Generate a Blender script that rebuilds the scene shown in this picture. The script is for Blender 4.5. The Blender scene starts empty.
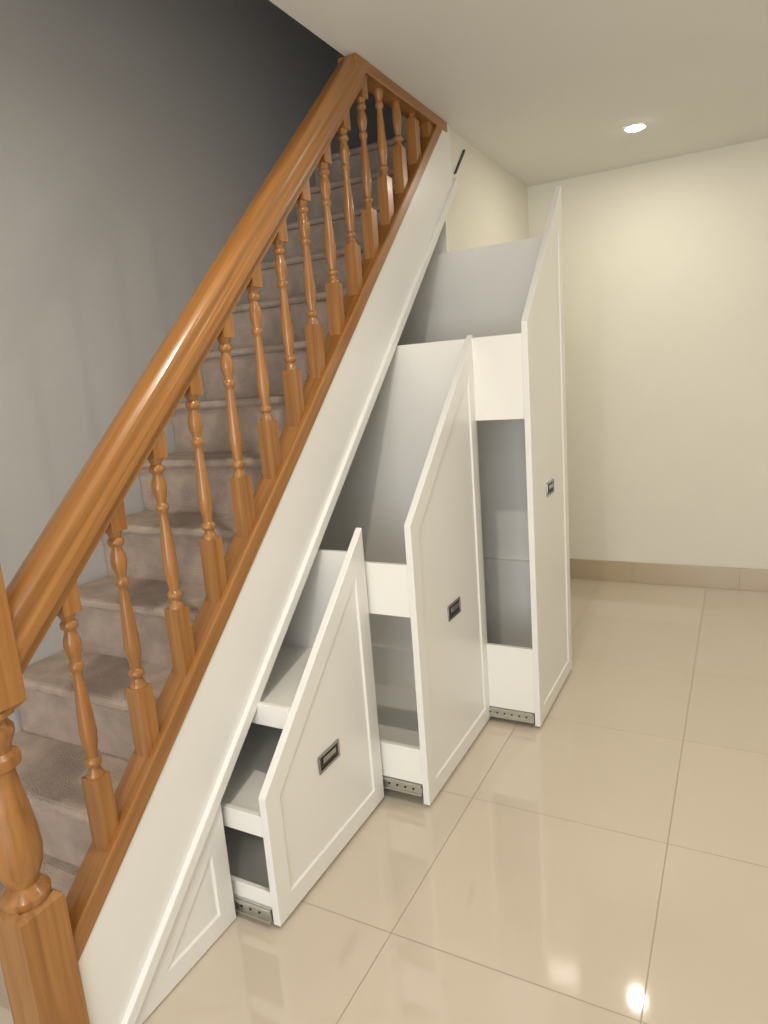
import bpy, bmesh, math
from mathutils import Vector, Matrix

C = bpy.context.scene.collection
S = 0.95
CEIL = 2.47
def Lt(y): return 0.855 + S*(y-1.305)      # top edge of white string board
def Lr(y): return 0.905 + S*(y-1.672)      # lower edge of string board
def Zl(y): return 0.942 + S*(y-1.765)      # top of drawer fronts
def Rl(y): return 1.551 + S*(y-1.315)      # handrail centre
XF = -1.17
XW = -2.0
YFAR = 4.35
XR = 1.5
YB = -2.6

# ------------------------------------------------------------ materials
def newmat(name):
    m = bpy.data.materials.new(name); m.use_nodes = True
    nt = m.node_tree
    return m, nt, nt.nodes['Principled BSDF']
def paint(name, col, rough=0.5, bump=0.0, scale=60, var=0.03, coat=0.0, nscale=3.0):
    m, nt, b = newmat(name)
    tc = nt.nodes.new('ShaderNodeTexCoord')
    n = nt.nodes.new('ShaderNodeTexNoise'); n.inputs['Scale'].default_value = nscale
    n.inputs['Detail'].default_value = 6
    nt.links.new(tc.outputs['Object'], n.inputs['Vector'])
    r = nt.nodes.new('ShaderNodeValToRGB')
    r.color_ramp.elements[0].position = 0.3; r.color_ramp.elements[1].position = 0.7
    r.color_ramp.elements[0].color = [c*(1-var) for c in col]+[1]
    r.color_ramp.elements[1].color = [min(1, c*(1+var)) for c in col]+[1]
    nt.links.new(n.outputs['Fac'], r.inputs['Fac'])
    nt.links.new(r.outputs['Color'], b.inputs['Base Color'])
    b.inputs['Roughness'].default_value = rough
    b.inputs['Coat Weight'].default_value = coat
    if bump > 0:
        n2 = nt.nodes.new('ShaderNodeTexNoise'); n2.inputs['Scale'].default_value = scale
        n2.inputs['Detail'].default_value = 6
        nt.links.new(tc.outputs['Object'], n2.inputs['Vector'])
        bp = nt.nodes.new('ShaderNodeBump'); bp.inputs['Strength'].default_value = bump
        bp.inputs['Distance'].default_value = 0.01
        nt.links.new(n2.outputs['Fac'], bp.inputs['Height'])
        nt.links.new(bp.outputs['Normal'], b.inputs['Normal'])
    return m
def wood(name, rotx=0.0):
    m, nt, b = newmat(name)
    tc = nt.nodes.new('ShaderNodeTexCoord')
    mp0 = nt.nodes.new('ShaderNodeMapping'); mp0.inputs['Rotation'].default_value = (rotx, 0, 0)
    mp = nt.nodes.new('ShaderNodeMapping'); mp.inputs['Scale'].default_value = (60, 60, 2.2)
    nt.links.new(tc.outputs['Object'], mp0.inputs['Vector'])
    nt.links.new(mp0.outputs['Vector'], mp.inputs['Vector'])
    n = nt.nodes.new('ShaderNodeTexNoise'); n.inputs['Scale'].default_value = 1.0
    n.inputs['Detail'].default_value = 7; n.inputs['Distortion'].default_value = 0.5
    nt.links.new(mp.outputs['Vector'], n.inputs['Vector'])
    r = nt.nodes.new('ShaderNodeValToRGB')
    e = r.color_ramp.elements
    e[0].position = 0.25; e[0].color = (0.23, 0.092, 0.021, 1)
    e[1].position = 0.78; e[1].color = (0.42, 0.200, 0.056, 1)
    k = e.new(0.5); k.color = (0.33, 0.143, 0.035, 1)
    nt.links.new(n.outputs['Fac'], r.inputs['Fac'])
    nt.links.new(r.outputs['Color'], b.inputs['Base Color'])
    b.inputs['Roughness'].default_value = 0.33
    b.inputs['Coat Weight'].default_value = 0.3
    b.inputs['Coat Roughness'].default_value = 0.15
    return m
M_wood = wood('oak_vertical'); M_woodr = wood('oak_sloped', math.atan(1/S)); M_woody = wood('oak_level', math.pi/2)
M_white = paint('white_satin_paint', (0.83, 0.825, 0.80), 0.33, 0.0, var=0.01)
M_box = paint('white_melamine', (0.87, 0.86, 0.815), 0.4, var=0.01)
M_wall = paint('cream_wall_paint', (0.78, 0.76, 0.67), 0.7, 0.08, 180, 0.015)
M_wallg = paint('stair_wall_paint', (0.52, 0.513, 0.505), 0.8, 0.08, 180, 0.02)
M_ceil = paint('ceiling_paint', (0.76, 0.755, 0.72), 0.85, 0.05, 120, 0.01)
M_carpet = paint('taupe_carpet', (0.55, 0.44, 0.365), 1.0, 0.9, 220, 0.16, nscale=14)
M_dark = paint('dark_plastic', (0.03, 0.03, 0.03), 0.5)
def metal(name, col, rough):
    m, nt, b = newmat(name)
    n = nt.nodes.new('ShaderNodeTexNoise'); n.inputs['Scale'].default_value = 300
    r = nt.nodes.new('ShaderNodeMapRange'); r.inputs['To Min'].default_value = rough*0.8; r.inputs['To Max'].default_value = rough*1.3
    nt.links.new(n.outputs['Fac'], r.inputs['Value']); nt.links.new(r.outputs['Result'], b.inputs['Roughness'])
    b.inputs['Base Color'].default_value = col+(1,); b.inputs['Metallic'].default_value = 1
    return m
M_metal = metal('zinc_steel', (0.6, 0.6, 0.55), 0.35)
M_chrome = metal('satin_chrome', (0.42, 0.42, 0.42), 0.25)

def tilemat(name, col, grout, size, ox, oy, rough, axes=('X', 'Y'), gw=0.0022):
    m, nt, b = newmat(name)
    tc = nt.nodes.new('ShaderNodeTexCoord')
    sp = nt.nodes.new('ShaderNodeSeparateXYZ'); nt.links.new(tc.outputs['Object'], sp.inputs[0])
    ds = []; cells = []
    for ax, o in zip(axes, (ox, oy)):
        a = nt.nodes.new('ShaderNodeMath'); a.operation = 'SUBTRACT'; a.inputs[1].default_value = o
        nt.links.new(sp.outputs[ax], a.inputs[0])
        d = nt.nodes.new('ShaderNodeMath'); d.operation = 'DIVIDE'; d.inputs[1].default_value = size
        nt.links.new(a.outputs[0], d.inputs[0])
        f = nt.nodes.new('ShaderNodeMath'); f.operation = 'FLOOR'; nt.links.new(d.outputs[0], f.inputs[0]); cells.append(f)
        p = nt.nodes.new('ShaderNodeMath'); p.operation = 'PINGPONG'; p.inputs[1].default_value = 0.5
        nt.links.new(d.outputs[0], p.inputs[0]); ds.append(p)
    mn = nt.nodes.new('ShaderNodeMath'); mn.operation = 'MINIMUM'
    nt.links.new(ds[0].outputs[0], mn.inputs[0]); nt.links.new(ds[1].outputs[0], mn.inputs[1])
    lt = nt.nodes.new('ShaderNodeMath'); lt.operation = 'LESS_THAN'; lt.inputs[1].default_value = gw/size
    nt.links.new(mn.outputs[0], lt.inputs[0])
    cb = nt.nodes.new('ShaderNodeCombineXYZ')
    nt.links.new(cells[0].outputs[0], cb.inputs[0]); nt.links.new(cells[1].outputs[0], cb.inputs[1])
    wn = nt.nodes.new('ShaderNodeTexWhiteNoise'); nt.links.new(cb.outputs[0], wn.inputs['Vector'])
    no = nt.nodes.new('ShaderNodeTexNoise'); no.inputs['Scale'].default_value = 5; no.inputs['Detail'].default_value = 8
    nt.links.new(tc.outputs['Object'], no.inputs['Vector'])
    ad = nt.nodes.new('ShaderNodeMath'); ad.operation = 'ADD'
    nt.links.new(wn.outputs['Value'], ad.inputs[0]); nt.links.new(no.outputs['Fac'], ad.inputs[1])
    mr = nt.nodes.new('ShaderNodeMapRange'); mr.inputs['From Max'].default_value = 2
    mr.inputs['To Min'].default_value = 0.95; mr.inputs['To Max'].default_value = 1.05
    nt.links.new(ad.outputs[0], mr.inputs['Value'])
    mul = nt.nodes.new('ShaderNodeVectorMath'); mul.operation = 'SCALE'; mul.inputs[0].default_value = col
    nt.links.new(mr.outputs['Result'], mul.inputs['Scale'])
    mx = nt.nodes.new('ShaderNodeMix'); mx.data_type = 'RGBA'
    nt.links.new(lt.outputs[0], mx.inputs['Factor']); nt.links.new(mul.outputs[0], mx.inputs['A'])
    mx.inputs['B'].default_value = grout+(1,)
    nt.links.new(mx.outputs['Result'], b.inputs['Base Color'])
    rr = nt.nodes.new('ShaderNodeMapRange'); rr.inputs['To Min'].default_value = rough; rr.inputs['To Max'].default_value = 0.5
    nt.links.new(lt.outputs[0], rr.inputs['Value']); nt.links.new(rr.outputs['Result'], b.inputs['Roughness'])
    b.inputs['IOR'].default_value = 1.75
    return m
M_floor = tilemat('polished_porcelain_tile', (0.64, 0.56, 0.455), (0.40, 0.33, 0.255), 0.605, -0.763, 1.277, 0.05, gw=0.0017)
M_skirt = tilemat('skirting_tile', (0.49, 0.395, 0.275), (0.33, 0.27, 0.2), 0.605, 0.02, -0.3, 0.2, ('X', 'Z'))

# ------------------------------------------------------------ geometry helpers
def empty(name, loc=(0, 0, 0)):
    e = bpy.data.objects.new(name, None); e.empty_display_size = 0.1; C.objects.link(e); return e
def obj_from_bm(name, bm, mat, parent=None, bevel=0, smooth=False, dd=True):
    if dd: bmesh.ops.remove_doubles(bm, verts=bm.verts, dist=1e-6)
    bmesh.ops.recalc_face_normals(bm, faces=bm.faces)
    me = bpy.data.meshes.new(name); bm.to_mesh(me); bm.free()
    if smooth:
        for p in me.polygons: p.use_smooth = True
        me.set_sharp_from_angle(angle=math.radians(40))
    o = bpy.data.objects.new(name, me); C.objects.link(o)
    me.materials.append(mat)
    if parent: o.parent = parent
    if bevel:
        md = o.modifiers.new('bevel', 'BEVEL'); md.width = bevel; md.segments = 2; md.limit_method = 'ANGLE'
    return o
def add_box(bm, x0, x1, y0, y1, z0, z1):
    vs = [bm.verts.new((x, y, z)) for x in (x0, x1) for y in (y0, y1) for z in (z0, z1)]
    for f in ((0, 1, 3, 2), (4, 6, 7, 5), (0, 4, 5, 1), (2, 3, 7, 6), (0, 2, 6, 4), (1, 5, 7, 3)):
        bm.faces.new([vs[i] for i in f])
def box(name, x0, x1, y0, y1, z0, z1, mat, parent=None, bevel=0):
    bm = bmesh.new(); add_box(bm, x0, x1, y0, y1, z0, z1); return obj_from_bm(name, bm, mat, parent, bevel)
def add_prism(bm, poly, a0, a1, axis='x'):
    def P(a, p):
        return (a, p[0], p[1]) if axis == 'x' else (p[0], a, p[1])
    A = [bm.verts.new(P(a0, p)) for p in poly]; B = [bm.verts.new(P(a1, p)) for p in poly]
    fa = bm.faces.new(A); fb = bm.faces.new(B)
    n = len(poly)
    for i in range(n): bm.faces.new([A[i], A[(i+1) % n], B[(i+1) % n], B[i]])
    return fa, fb
def prism(name, poly, a0, a1, mat, parent=None, bevel=0, axis='x'):
    bm = bmesh.new(); add_prism(bm, poly, a0, a1, axis); return obj_from_bm(name, bm, mat, parent, bevel)
def add_lathe(bm, prof, cx, cy, seg=24, caps=True):
    rings = []
    for r, z in prof:
        rings.append([bm.verts.new((cx+r*math.cos(2*math.pi*i/seg), cy+r*math.sin(2*math.pi*i/seg), z)) for i in range(seg)])
    for a, b in zip(rings, rings[1:]):
        for i in range(seg): bm.faces.new([a[i], a[(i+1) % seg], b[(i+1) % seg], b[i]])
    if caps: bm.faces.new(rings[0]); bm.faces.new(rings[-1])
def shaker(name, poly, xf, th, mat, parent, inset=0.07, depth=0.006):
    """door front facing +x with a recessed shaker centre panel"""
    bm = bmesh.new()
    fa, fb = add_prism(bm, poly, xf-th, xf)
    bmesh.ops.recalc_face_normals(bm, faces=bm.faces)
    bmesh.ops.inset_region(bm, faces=[fb], thickness=inset, use_even_offset=True)
    r = bmesh.ops.inset_region(bm, faces=[fb], thickness=0.004, depth=0.0, use_even_offset=True)
    for v in fb.verts: v.co.x -= depth
    return obj_from_bm(name, bm, mat, parent, 0.0018)

# ------------------------------------------------------------ room shell
XE = -1.21   # ceiling edge beside the stairwell
box('floor', XW-0.1, XR+0.1, YB-0.1, YFAR+0.1, -0.1, 0.0, M_floor)
box('ceiling', XE, XR+0.1, YB-0.1, YFAR+0.1, CEIL, CEIL+0.25, M_ceil)
box('ceiling', XW-0.1, XE, YB-0.1, 0.2, CEIL, CEIL+0.25, M_ceil)
box('wall_left', XW-0.1, XW, YB-0.1, YFAR+0.1, 0, 5.1, M_wallg)
box('wall_far', XW, XR+0.1, YFAR, YFAR+0.1, 0, 5.1, M_wall)
box('wall_right', XR, XR+0.1, YB-0.1, YFAR, 0, CEIL, M_wall)
box('wall_upper_landing', XE, XE+0.1, 0.2, YFAR, CEIL+0.25, 5.1, M_wallg)
box('wall_upper_front', XW, XE+0.1, 0.1, 0.2, CEIL+0.25, 5.1, M_wallg)
box('ceiling_upper', XW-0.1, XE+0.1, 0.1, YFAR+0.1, 5.1, 5.2, M_ceil)
prism('wall_hall_left', [(3.002, 0), (YFAR, 0), (YFAR, CEIL), (3.002, CEIL)], XF-0.06, XF-0.012, M_wall)
# wall behind the camera with an added window for soft fill light
WZ0, WZ1, WX0, WX1 = 0.25, 2.2, -0.9, 1.2
wb = bmesh.new()
add_box(wb, XW, WX0, YB-0.1, YB, 0, CEIL); add_box(wb, WX1, XR, YB-0.1, YB, 0, CEIL)
add_box(wb, WX0, WX1, YB-0.1, YB, 0, WZ0); add_box(wb, WX0, WX1, YB-0.1, YB, WZ1, CEIL)
obj_from_bm('wall_back', wb, M_wall)
fill_win = empty('fill_window')  # unseen window, added to carry the fill light
wf = bmesh.new()
for a in (WX0, 0.12, WX1-0.06): add_box(wf, a, a+0.06, YB-0.09, YB-0.04, WZ0, WZ1)
for z in (WZ0, WZ1-0.06): add_box(wf, WX0, WX1, YB-0.09, YB-0.04, z, z+0.06)
obj_from_bm('fill_window_frame', wf, M_white, fill_win, 0.003)
box('baseboard_far', XF-0.01, XR, YFAR-0.012, YFAR, 0, 0.135, M_skirt, None, 0.002)
box('baseboard_right', XR-0.012, XR, YB, YFAR-0.012, 0, 0.135, M_skirt, None, 0.002)
box('baseboard_hall_left', XF-0.012, XF, 3.02, YFAR-0.012, 0, 0.135, M_skirt, None, 0.002)

# ------------------------------------------------------------ staircase (carpeted)
st = empty('staircase')
K = 13; RUN = 0.2053; RISE = 0.195; Y0 = 0.542
bm = bmesh.new()
for k in range(1, K+1):
    yk = Y0+RUN*k; zk = RISE*k
    yn_ = yk+RUN+0.025 if k < K else YFAR-0.01
    add_prism(bm, [(yn_, zk-0.03), (yn_, zk), (yk+0.006, zk), (yk-0.004, zk-0.003), (yk-0.010, zk-0.011), (yk-0.010, zk-0.021), (yk-0.004, zk-0.029), (yk+0.002, zk-0.03)],
              XW+0.004, -1.246)
    add_box(bm, XW+0.004, -1.246, yk+0.016, yk+0.034, zk-RISE-0.001 if k > 1 else 0, zk-0.028)
obj_from_bm('carpeted_steps', bm, M_carpet, st, 0, False, False)

# ------------------------------------------------------------ string board + cladding
cup = empty('understair_cladding')
def yLt(z): return 1.305+(z-0.855)/S
def yLr(z): return 1.672+(z-0.905)/S
prism('string_board', [(0.705, 0), (yLr(0)+0.02, 0), (3.06, Lr(3.04)), (3.06, CEIL), (yLt(CEIL), CEIL), (0.705, Lt(0.705))],
      -1.243, XF, M_white, cup, 0.003)
prism('string_batten', [(yLr(0)-0.005, 0.0), (yLr(0)+0.04, 0.0), (3.09, Lr(3.09)-0.035), (3.09, Lr(3.09)+0.012)],
      XF-0.02, XF+0.014, M_white, cup, 0.003)
yz = yLr(0)+0.045
shaker('fixed_panel', [(yz+0.012, 0.004), (1.155, 0.004), (1.155, Lr(1.155)-0.045)], XF, 0.02, M_white, cup, 0.055)
box('cupboard_partition', -1.95, XF-0.02, 1.137, 1.155, 0.0, 0.3, M_box, cup)
box('cupboard_floor_plinth', -1.95, XF-0.03, 1.155, 2.98, 0.0005, 0.004, M_box, cup)
box('cupboard_jamb', -1.95, XF-0.012, 2.98, 3.0, 0.004, 2.1, M_box, cup)
prism('string_end_strip', [(3.11, 2.285), (3.122, 2.285), (3.26, 2.415), (3.25, 2.42)], XF-0.012, XF-0.004, M_dark, cup)  # thin dark sloped strip just past the board end

# ------------------------------------------------------------ balustrade
bal = empty('stair_balustrade')
XB = -1.20
CT = CEIL-0.04
def clip_bm(bm, z):
    g = bm.verts[:]+bm.edges[:]+bm.faces[:]
    r = bmesh.ops.bisect_plane(bm, geom=g, plane_co=(0, 0, z), plane_no=(0, 0, 1), clear_outer=True)
    ed = [e for e in r['geom_cut'] if isinstance(e, bmesh.types.BMEdge)]
    try: bmesh.ops.contextual_create(bm, geom=ed)
    except Exception: pass
def sweep(bm, prof, ya, yb, line):
    A = [bm.verts.new((p[0], ya, line(ya)+p[1])) for p in prof]; B = [bm.verts.new((p[0], yb, line(yb)+p[1])) for p in prof]
    bm.faces.new(A); bm.faces.new(B)
    n = len(prof)
    for i in range(n): bm.faces.new([A[i], A[(i+1) % n], B[(i+1) % n], B[i]])
zc = CEIL-0.001
prism('base_rail', [(0.70, Lt(0.70)-0.005), (yLt(zc+0.005), zc), (yLt(zc-0.058), zc), (0.70, Lt(0.70)+0.058)], XB-0.035, XF+0.005, M_woodr, bal, 0.005)
bm = bmesh.new()
hp = [(-0.022, -0.052), (0.022, -0.052), (0.022, -0.034), (0.036, -0.026), (0.038, -0.004), (0.034, 0.003), (0.034, 0.012), (0.036, 0.02), (0.034, 0.032), (0.026, 0.041),
      (0.013, 0.046), (0, 0.047)]
hp = hp+[(-x, z) for x, z in hp[::-1][1:-1]]
sweep(bm, [(XB+p[0], p[1]*1.38) for p in hp], 0.68, 2.45, Rl)
clip_bm(bm, CEIL-0.002)
obj_from_bm('handrail', bm, M_woodr, bal, 0.0015, True)
box('ceiling_rail', XB-0.036, XF+0.006, 2.21, yLt(CEIL)+0.01, CEIL-0.04, CEIL-0.001, M_woody, bal, 0.003)
def baluster(n, y):
    z0 = Lt(y)+0.03; zt = Rl(y)-0.05
    h = 0.0205
    bm = bmesh.new()
    zb = z0+0.175; zu = z0+0.54
    add_box(bm, XB-h, XB+h, y-h, y+h, z0-0.03, zb)
    add_box(bm, XB-h, XB+h, y-h, y+h, zu, zt+0.035)
    T = zu-zb
    prof = [(0.0205, -0.01), (0.0205, 0.01), (0.0165, .03), (0.0125, .05), (0.0125, .06), (0.0185, .075), (0.0195, .09), (0.0185, .105), (0.0125, .12),
            (0.0135, .15), (0.0175, .21), (0.0195, .27), (0.0185, .34), (0.0155, .45), (0.0125, .56), (0.0105, .63), (0.0115, .65), (0.0165, .665), (0.017, .68),
            (0.0165, .695), (0.012, .71), (0.0125, .73), (0.0175, .77), (0.0195, .81), (0.0175, .85), (0.0125, .885), (0.0125, .90), (0.0185, .915), (0.0195, .93), (0.0185, .945),
            (0.0135, .96), (0.0165, .98), (0.0205, 1.0), (0.0205, 1.01)]
    add_lathe(bm, [(r*0.92, zb+t*T) for r, t in prof], XB, y, 20)
    if zt+0.035 > CT: clip_bm(bm, CT+0.005)
    obj_from_bm('baluster_%d' % n, bm, M_wood, bal, 0, True)
for n in range(1, 16):
    baluster(n, 0.839+0.1448*(n-1))
# newel
bm = bmesh.new(); yn = 0.652; h = 0.047; xn = XB-0.005
def blk(z0, z1, c=0.012):
    A = []
    for s, z in ((1-c/h, z0), (1, z0+c), (1, z1-c), (1-c/h, z1)):
        A.append([bm.verts.new((xn+i*h*s, yn+j*h*s, z)) for i, j in ((-1, -1), (1, -1), (1, 1), (-1, 1))])
    for p, q in zip(A, A[1:]):
        for i in range(4): bm.faces.new([p[i], p[(i+1) % 4], q[(i+1) % 4], q[i]])
    bm.faces.new(A[0]); bm.faces.new(A[-1])
blk(0.0, 0.465); blk(0.855, 1.26)
T = 0.405; zb = 0.457
prof = [(0.036, 0), (0.045, .03), (0.046, .06), (0.036, .09), (0.028, .11), (0.03, .13), (0.042, .2), (0.0455, .28), (0.043, .37), (0.036, .5), (0.028, .62), (0.025, .68),
        (0.027, .70), (0.038, .72), (0.039, .745), (0.037, .77), (0.026, .79), (0.028, .82), (0.037, .87), (0.037, .9), (0.028, .93), (0.03, .95), (0.043, .97), (0.044, 1.0)]
add_lathe(bm, [(r, zb+t*T) for r, t in prof], xn, yn, 32)
add_lathe(bm, [(0.03, 1.255), (0.028, 1.27), (0.042, 1.282), (0.045, 1.295), (0.04, 1.305), (0.028, 1.312), (0.04, 1.33), (0.045, 1.355), (0.04, 1.38), (0.025, 1.398), (0.006, 1.405)], xn, yn, 32)
obj_from_bm('newel_post', bm, M_wood, bal, 0, True)

# ------------------------------------------------------------ pull-out drawers
def handle(p, x, y, z):
    w, hh, t = 0.056, 0.028, 0.008
    bm = bmesh.new()
    add_box(bm, x, x+0.004, y-w, y+w, z+hh-t, z+hh); add_box(bm, x, x+0.004, y-w, y+w, z-hh, z-hh+t)
    add_box(bm, x, x+0.004, y-w, y-w+t, z-hh+t, z+hh-t); add_box(bm, x, x+0.004, y+w-t, y+w, z-hh+t, z+hh-t)
    add_box(bm, x, x+0.006, y-w*0.6, y+w*0.6, z-0.002, z+hh-t-0.006)
    obj_from_bm('handle_frame', bm, M_chrome, p, 0.001)
    box('handle_recess', x-0.001, x+0.001, y-w+t, y+w-t, z-hh+t, z+hh-t, M_dark, p)
def add_stud(bm, x, y, z, r, l):
    seg = 8
    A = [bm.verts.new((x+r*math.cos(2*math.pi*i/seg), y, z+r*math.sin(2*math.pi*i/seg))) for i in range(seg)]
    B = [bm.verts.new((v.co.x, y+l, v.co.z)) for v in A]
    bm.faces.new(A); bm.faces.new(B)
    for i in range(seg): bm.faces.new([A[i], A[(i+1) % seg], B[(i+1) % seg], B[i]])
def runner(p, x0, x1, y, z):
    bm = bmesh.new()
    add_box(bm, x0, x1, y-0.008, y-0.002, z-0.02, z+0.02)
    add_box(bm, x0, x1, y-0.016, y-0.008, z+0.012, z+0.018); add_box(bm, x0, x1, y-0.016, y-0.008, z-0.018, z-0.012)
    obj_from_bm('runner', bm, M_metal, p)
    bm = bmesh.new()
    x = x0+0.02
    while x < x1-0.01:
        add_stud(bm, x, y-0.010, z, 0.004, 0.003); x += 0.03
    obj_from_bm('runner_studs', bm, M_dark, p)
def front(p, xp, y0, y1, hy, hz, dz0=0.008, dz1=0.008):
    shaker('front_panel', [(y0, 0.012), (y1, 0.012), (y1, Zl(y1)+dz1), (y0, Zl(y0)+dz0)], xp, 0.022, M_white, p, 0.06)
    handle(p, xp-0.006, hy, hz)
INN = -1.9
t = 0.016
def side_poly(ztop, xf, z0=0.03): return [(INN, z0), (xf, z0), (xf, ztop), (INN, ztop)]
d1 = empty('pull_out_drawer')
X1 = -1.034; y0, y1 = 1.17, 1.764
front(d1, X1, y0, y1, 1.472, 0.33)
xb = X1-0.022
prism('far_side', side_poly(0.875, xb), y1-0.03, y1-0.03+t, M_box, d1, 0.001, 'y')
box('base', INN, xb, y0+0.02, y1-0.03, 0.05, 0.066, M_box, d1, 0.001)
box('base_lip', INN, xb, y0+0.008, y0+0.02, 0.045, 0.10, M_box, d1, 0.001)
box('low_shelf', INN, xb, y0+0.02, y1-0.03, 0.295, 0.311, M_box, d1, 0.001)
box('low_lip', INN, xb, y0+0.006, y0+0.02, 0.265, 0.325, M_box, d1, 0.001)
box('mid_shelf', INN, xb, y0+0.17, y1-0.03, 0.52, 0.536, M_box, d1, 0.001)
box('mid_lip', INN, xb, y0+0.156, y0+0.17, 0.487, 0.55, M_box, d1, 0.001)
prism('inner_end', [(y0+0.02, 0.03), (y1-0.03, 0.03), (y1-0.03, 0.6), (y0+0.3, 0.5), (y0+0.02, 0.26)], INN, INN+t, M_box, d1)
runner(d1, -1.6, xb-0.005, y0+0.008, 0.034)

def tall(p, xp, y0, y1, hy, hz, ztop_far, lip0, lip1, base0, base1, liner, dz0, dz1):
    front(p, xp, y0, y1, hy, hz, dz0, dz1)
    xb = xp-0.022
    prism('far_side', side_poly(ztop_far, xb), y1-0.03, y1-0.03+t, M_box, p, 0.001, 'y')
    box('near_side_rail', INN, xb, y0+0.006, y0+0.006+t, lip0, lip1, M_box, p, 0.001)
    box('near_side_foot', INN, xb, y0+0.006, y0+0.006+t, base0, base1, M_box, p, 0.001)
    box('near_side_stile', INN, INN+0.1, y0+0.006, y0+0.006+t, base1, lip0, M_box, p)
    box('base', INN, xb, y0+0.022, y1-0.03, base0+0.01, base0+0.028, M_box, p)
    box('inner_end', INN, INN+t, y0+0.022, y1-0.03, base0, lip0+0.05, M_box, p)
    box('low_liner', INN+t, xb-0.002, y1-0.06, y1-0.031, base0+0.028, liner, M_box, p, 0.001)
    runner(p, -1.7, xb-0.005, y0+0.012, base0-0.022)
    runner(p, -1.7, xb-0.005, y1-0.034, base0-0.022)
d2 = empty('pull_out_drawer.001')
tall(d2, -0.872, 1.776, 2.402, 2.090, 0.583, 1.515, 0.66, 0.83, 0.08, 0.205, 0.28, 0.004, -0.018)
d3 = empty('pull_out_drawer.002')
tall(d3, -0.664, 2.385, 2.955, 2.660, 0.917, 1.92, 1.217, 1.517, 0.063, 0.33, 0.53, 0.025, 0.035)

# ------------------------------------------------------------ lights
def emis(name, col, s):
    m = bpy.data.materials.new(name); m.use_nodes = True
    nt = m.node_tree; nt.nodes.clear()
    e = nt.nodes.new('ShaderNodeEmission'); e.inputs['Color'].default_value = col+(1,); e.inputs['Strength'].default_value = s
    o = nt.nodes.new('ShaderNodeOutputMaterial'); nt.links.new(e.outputs[0], o.inputs[0]); return m
M_lamp = emis('lamp_glow', (1, 0.95, 0.86), 50)
def downlight(name, x, y, power):
    e = empty(name)
    bm = bmesh.new()
    add_lathe(bm, [(0.043, CEIL-0.001), (0.044, CEIL-0.005), (0.050, CEIL-0.006), (0.056, CEIL-0.001)], x, y, 32, False)
    obj_from_bm('bezel', bm, M_white, e, 0, True)
    bm = bmesh.new()
    add_lathe(bm, [(0.043, CEIL-0.001), (0.043, CEIL-0.006), (0.036, CEIL-0.010), (0.02, CEIL-0.012), (0.004, CEIL-0.0125)], x, y, 32)
    obj_from_bm('lamp', bm, M_lamp, e, 0, True)
    l = bpy.data.lights.new(name+'_beam', 'AREA'); l.shape = 'DISK'; l.size = 0.06; l.energy = power; l.color = (1, 0.90, 0.75)
    o = bpy.data.objects.new(name+'_beam', l); o.location = (x, y, CEIL-0.014); C.objects.link(o); o.parent = e
downlight('ceiling_downlight', -0.474, 3.67, 5)
downlight('added_downlight_1', -0.55, 0.95, 13)  # unseen lamp, added to light the drawer sides
downlight('added_downlight_2', 0.75, 2.4, 9)  # unseen lamp, added to brighten the hall from the right
downlight('added_downlight_3', 0.2, -0.9, 9)  # unseen lamp behind the camera, added as fill
l = bpy.data.lights.new('fill_window_light', 'AREA'); l.shape = 'RECTANGLE'; l.size = WX1-WX0-0.1; l.size_y = WZ1-WZ0-0.1; l.energy = 66; l.color = (0.98, 0.985, 1.0)  # soft fill light added behind the camera, set in the window opening
o = bpy.data.objects.new('fill_window_light', l); o.location = ((WX0+WX1)/2, YB-0.03, (WZ0+WZ1)/2); o.rotation_euler = (math.radians(90), 0, 0); C.objects.link(o); o.parent = fill_win
w = bpy.data.worlds.new('World'); bpy.context.scene.world = w; w.use_nodes = True
w.node_tree.nodes['Background'].inputs['Color'].default_value = (0.7, 0.82, 1, 1)
w.node_tree.nodes['Background'].inputs['Strength'].default_value = 0.6

# ------------------------------------------------------------ camera
cd = bpy.data.cameras.new('camera'); cam = bpy.data.objects.new('camera', cd); C.objects.link(cam)
R = Vector((0.8847, 0.4599, -0.0759)); F = Vector((-0.4655, 0.8632, -0.1954)).normalized()
U = R.cross(F).normalized(); R = F.cross(U).normalized()
m = Matrix.Identity(4)
for i in range(3):
    m[i][0] = R[i]; m[i][1] = U[i]; m[i][2] = -F[i]
m[2][3] = 1.4
cam.matrix_world = m
cd.lens = 672/1024*36; cd.sensor_width = 36; cd.clip_start = 0.02
bpy.context.scene.camera = cam
bpy.context.scene.view_settings.view_transform = 'Standard'
